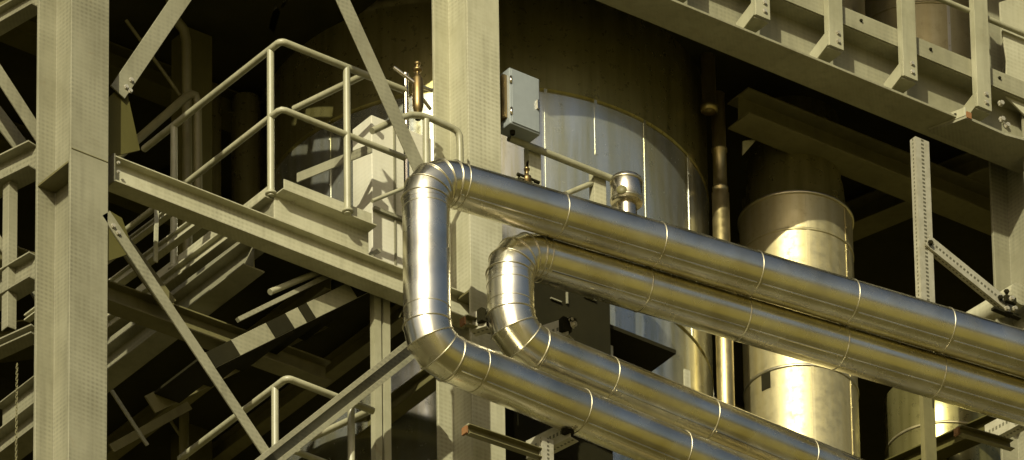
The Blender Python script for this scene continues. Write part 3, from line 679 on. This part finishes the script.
# brass relief valve
bv = W(418, 112, Y=.02); bz_ = bv
rv = thing('relief_valve', 'upright brass relief valve beside the middle column above the bent rail', 'valve', bv-Zd*.1)
def at(py): return V((bv.x, .02, zat((bv.x, .02), py)))
mb = MB(); zz = [at(112).z, at(108).z, at(106).z, at(80).z, at(78).z, at(72).z]; z0 = at(112).z
mb.lathe(at(112), [(.02, -.06), (.02, 0), (.03, .01), (.038, zz[1]-z0+.02), (.038, zz[3]-z0), (.026, zz[4]-z0+.01), (.014, zz[4]-z0+.03), (.014, zz[5]-z0)], 28); part(mb, 'body', BRASS, rv)
mb = MB(); mb.lathe(at(72), [(.014, 0), (.030, .006), (.034, .018), (.028, .03), (.014, .036), (.014, .055), (.022, .06), (.022, .075), (.001, .08)], 28); part(mb, 'cap', BRASS, rv)
mb = MB(); part(MB().tube([at(85)+V((.03, 0, 0)), at(85)+V((.12, 0, .0))], .014, 10), 'side_tube', STEEL, rv); part(MB().tube([at(96)+V((.03, 0, 0)), at(96)+V((.12, .02, -.05))], .012, 10), 'side_tube', STEEL, rv); part(MB().tube([at(84)+V((-.03, 0, 0)), at(78)+V((-.16, .05, .05))], .013, 10), 'side_tube', STEEL, rv)
cdz = W(406, 105, Y=.12); mb = MB(); mb.tube([cdz+Zd*.25, cdz-Zd*.9], .02, 12); solo(mb, 'sensing_line', STEEL, 'thin steel line running up beside the brass relief valve', 'pipe')

# downpipes right of the tank
dp = 'downpipes beside the big tank'
a = W(709, 100, Y=.80); mb = MB(); mb.lathe((a.x, .80, 0), [(.05, zat((a.x, .8), 112)), (.062, zat((a.x, .8), 110)), (.062, zat((a.x, .8), 106)), (.05, zat((a.x, .8), 105)), (.05, GZ+H)], 32); solo(mb, 'downpipe', GOLD, 'golden vertical downpipe below the upper girder beside the tank', 'pipe', dp)
a = W(719, 140, Y=.90); mb = MB(); z0 = zat((a.x, .90), 420); zt = zat((a.x, .90), 112); prof = [(.048, z0)]
z = zt-.06
mb.lathe((a.x, .90, 0), [(.06, z0), (.06, zt-.68), (.048, zt-.66), (.055, zt-.65), (.055, zt-.63), (.048, zt-.62), (.048, zt-.34), (.055, zt-.33), (.055, zt-.31), (.048, zt-.30), (.048, GZ+.2)], 32); solo(mb, 'downpipe', GOLD, 'darker banded downpipe running down between the tank and the round duct', 'pipe', dp)
a = W(745, 150, Y=1.6); mb = MB(); mb.lathe((a.x, 1.6, 0), [(.03, -2), (.03, GZ)], 20); solo(mb, 'downpipe', P_SHADE, 'thinnest dark downpipe left of the round duct', 'pipe', dp)
a = W(755, 138, Y=.9); P = [W(743, 155, Y=.9), W(743, 141, Y=.9), W(757, 139, Y=.9)]; mb = MB(); mb.add(P+[q+Yd*.01 for q in P], [(0, 1, 2), (5, 4, 3), (0, 3, 4, 1), (1, 4, 5, 2), (2, 5, 3, 0)]); solo(mb, 'corner_gusset', P_WARM, 'small triangular plate catching light above the round duct', 'plate')
for k, (p0, Y0, r_, M_, lb) in enumerate((((760, 128), 2.9, .06, TANKUP, 'dim horizontal pipe slung under the upper deck behind the round duct'), ((860, 160), 3.6, .045, P_SHADE, 'thinner dim pipe far back under the upper deck'), ((560, 14), 4.4, .07, TANKUP, 'dim pipe crossing behind the top of the big tank'))):
    p = W(p0[0], p0[1], Y=Y0); mb = MB(); mb.tube([p-Xd*2.5, p+Xd*3.5], r_, 20); solo(mb, 'ceiling_pipe', M_, lb, 'pipe', 'dim pipes slung under the decks')
# dark catwalk piece between the pipe loops
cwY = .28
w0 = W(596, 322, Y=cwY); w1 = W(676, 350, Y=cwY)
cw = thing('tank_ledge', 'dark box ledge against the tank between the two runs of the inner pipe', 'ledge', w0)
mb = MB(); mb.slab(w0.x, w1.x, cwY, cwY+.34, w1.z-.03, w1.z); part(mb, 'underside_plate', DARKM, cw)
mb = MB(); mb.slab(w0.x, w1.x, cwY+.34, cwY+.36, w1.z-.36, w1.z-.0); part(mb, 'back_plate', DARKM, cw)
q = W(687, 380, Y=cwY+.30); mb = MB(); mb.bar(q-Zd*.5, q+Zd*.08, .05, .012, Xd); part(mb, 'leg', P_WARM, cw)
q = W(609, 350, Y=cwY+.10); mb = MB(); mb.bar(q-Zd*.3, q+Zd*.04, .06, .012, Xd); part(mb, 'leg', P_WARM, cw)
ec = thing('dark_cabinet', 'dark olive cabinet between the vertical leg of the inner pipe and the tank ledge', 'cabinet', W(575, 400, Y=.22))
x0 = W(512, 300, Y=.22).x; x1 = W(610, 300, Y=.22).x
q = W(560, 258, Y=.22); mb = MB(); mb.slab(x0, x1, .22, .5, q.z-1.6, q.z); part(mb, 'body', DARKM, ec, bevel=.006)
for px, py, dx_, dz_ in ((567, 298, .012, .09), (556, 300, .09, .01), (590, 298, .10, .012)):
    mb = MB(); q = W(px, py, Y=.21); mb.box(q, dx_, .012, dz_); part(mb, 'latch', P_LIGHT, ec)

# ================================================================== PIPE SUPPORTS AND SLOTTED STRUTS
def strut(p, q, w, a, t=.006, d=.045):
    mb = MB(); mb.prism([(-w/2, 0), (w/2, 0), (w/2, d), (w/2-t, d), (w/2-t, t), (-w/2+t, t), (-w/2+t, d), (-w/2, d)], p, q, a); return mb
hp = W(924.5, 200, Y=.02)
hs = thing('slotted_hanger', 'pale slotted channel post hanging from the upper platform with a diagonal slotted arm', 'strut', (hp.x, .02, zat(hp, 320)))
m1 = MB(); m1.prism([(-.06, 0), (.06, 0), (.06, .06), (.053, .06), (.053, .006), (.005, .006), (.005, .02), (-.005, .02), (-.005, .006), (-.053, .006), (-.053, .06), (-.06, .06)][::1], V((hp.x, .02, zat(hp, 345))), V((hp.x, .02, zat(hp, 139))), Xd)
part(m1, 'post', SLOT, hs)
a = W(928, 240, Y=-.0); b = W(1012, 308, Y=-.0); t = (b-a).normalized()
part(strut(a, b, .10, Yd.cross(t), d=.05), 'diagonal_arm', SLOT, hs)
for px, py in ((930, 243), (1000, 298), (1006, 292)): part(MB().bolt(W(px, py, Y=-.008), (0, -1, 0), .016, .02), 'bolt', DARKM, hs)
def support(label, ptip, pback, dirY, Yt, arm=None, rust=None, post=None):
    """slotted cantilever below a pipe: angle running back from its tip, with clamp and U-bolt pieces"""
    a = W(ptip[0], ptip[1], Y=Yt); b = W(pback[0], pback[1], Z=a.z); t = thing('pipe_support', label, 'pipe support', a, 'slotted brackets carrying the pipes')
    d = (b-a).normalized(); mb = MB(); s = Zd
    mb.prism([(-.07, 0), (.07, 0), (.07, .006), (-.064, .006), (-.064, .08), (-.07, .08)], a, b, s) ; part(mb, 'slotted_arm', SLOT, t)
    mb = MB(); mb.box(a+d*.02+Zd*.01, .07, .05, .10); mb.box(a-d*.03+Zd*.03, .05, .04, .03); part(mb, 'clamp_block', DARKM, t)
    part(MB().bolt(a-d*.03+Zd*.0, -d, .02, .03), 'bolt', GALV, t); part(MB().bolt(a-Yd*.03+Zd*.03, -Yd, .014, .02), 'bolt', GALV, t)
    if arm:
        p, q = W(arm[0][0], arm[0][1], Y=Yt+.1), W(arm[1][0], arm[1][1], Y=Yt+.1)
        part(strut(p, q, .07, Zd), 'cross_arm', P_SHADE, t)
        mb = MB(); mb.bar(p+Zd*.043, q+Zd*.043, .01, .05); part(mb, 'arm_lip', P_RAIL, t)
        mb = MB(); mb.box(p-(q-p).normalized()*.010, .015, .05, .055); part(mb, 'end_cap', RUST, t, 'rusty orange end cap')
    if post:
        p = W(post[0], post[1], Y=Yt+.05); part(strut(p-Zd*1.2, p, .09, Xd), 'post', SLOT, t)
    return t
support('slotted pipe bracket with dark cross arm under the lowest pipe', (570, 428), (526, 450), 1, -.50, ((466, 431), (540, 456)), True, (548, 438))
support('slotted bracket peeping over the lower run of the inner pipe', (568, 326), (543, 334), 1, -.18)
support('slotted bracket with rusty end cap between the two vertical pipe legs', (486, 317), (470, 322), 1, -.30, ((464, 322), (490, 330)), True)
support('slotted pipe bracket under the upper pipes at the lower right corner', (1022, 414), (985, 434), 1, -.62, ((958, 432), (1010, 447)), True)
# clip hardware at the right column above the top pipe
hw = thing('pipe_clip', 'dark bolted clip where the diagonal slotted arm meets the right column', 'clip', W(1010, 305, Y=-.05))
part(MB().box(W(1010, 300, Y=-.04), .09, .03, .05), 'plate', DARKM, hw); part(MB().box(W(1002, 312, Y=-.05), .16, .04, .02), 'plate', DARKM, hw); part(MB().box(W(1014, 316, Y=-.05), .10, .04, .02), 'plate', DARKM, hw)
for px, py in ((1011, 299), (1006, 309), (1014, 309)): part(MB().bolt(W(px, py, Y=-.075), (0, -1, 0), .015, .025), 'bolt', GALV, hw)
q = W(1000, 306, Y=.35); e = W(960, 330, Z=q.z); mb = MB(); mb.tube([q+(q-e)*.5, q, e], .085, 32); solo(mb, 'branch_pipe', P_WARM, 'short pale horizontal pipe end behind the top pipe at the right column', 'pipe')
# vessel low at right
lv = W(945, 430, Y=1.3); lr = .42; LC = V((lv.x, 1.3, 0))
lo = thing('lower_vessel', 'brown round vessel half hidden below the pipes at lower right', 'tank', (lv.x, 1.3, -6))
zt = cyl_hit(930, 372, LC, lr).z
mb = MB(); mb.lathe(LC, [(lr, -6), (lr, -2), (lr, zt-.3), (lr, zt), (.02, zt+.12)], 80); part(mb, 'shell', TANKUP, lo)  # vessel takes the darkened sheeting in place of shade
mb = MB(); mb.lathe(LC+Zd*(zt-.42), [(lr-.002, -.01), (lr+.006, -.01), (lr+.006, .01), (lr-.002, .01)], 80); part(mb, 'joint_band', DUCT, lo)
ls = W(929, 400, Y=.35); mb = strut(V((ls.x, .35, -4.5)), V((ls.x, .35, zat(ls, 380))), .10, Xd); solo(mb, 'slotted_post', P_SHADE, 'upright channel post, toned dark for shade, standing before the lower right vessel', 'post')  # dark paint on this post stands in for shade
bpx('lower_beam', 'dark beam running across before the lower right vessel', (1015, 415), (880, 475), .3, .12, .12, P_DARK, group=None)

# ================================================================== LIGHT
lx, ly, lz = 1.22, 1.0, -.86
sd = V((lx, ly, lz)).normalized()
sun = bpy.data.lights.new('sun', 'SUN'); sun.energy = 5.0; sun.angle = R(.5); sun.color = (1.0, .945, .70)
so = bpy.data.objects.new('sun', sun); COL.objects.link(so); so.rotation_euler = sd.to_track_quat('-Z', 'Y').to_euler(); so.location = (-30, -30, 90)
elev = math.asin(-sd.z); az = math.atan2(-sd.x, -sd.y)          # azimuth from +Y towards +X
w = bpy.data.worlds.new('World'); S.world = w; w.use_nodes = True; N = w.node_tree.nodes; L = w.node_tree.links
sk = N.new('ShaderNodeTexSky'); sk.sky_type = 'NISHITA'; sk.sun_disc = False; sk.sun_elevation = elev; sk.sun_rotation = az
sk.air_density = 1.0; sk.dust_density = 5.0; sk.ozone_density = 1.0
bg = N['Background']; bg.inputs['Strength'].default_value = .07
hs_ = N.new('ShaderNodeHueSaturation'); hs_.inputs['Saturation'].default_value = .9
L.new(sk.outputs['Color'], hs_.inputs['Color']); L.new(mix(N, L, 1.0, hs_.outputs['Color'], (1.0, .98, .92), 'MULTIPLY'), bg.inputs['Color'])
S.render.engine = 'CYCLES'; S.cycles.max_bounces = 8; S.cycles.glossy_bounces = 5; S.cycles.diffuse_bounces = 4
S.view_settings.view_transform = 'Standard'; S.view_settings.look = 'None'; S.view_settings.exposure = 0; S.view_settings.gamma = 1
S.render.resolution_x = 1024; S.render.resolution_y = 460
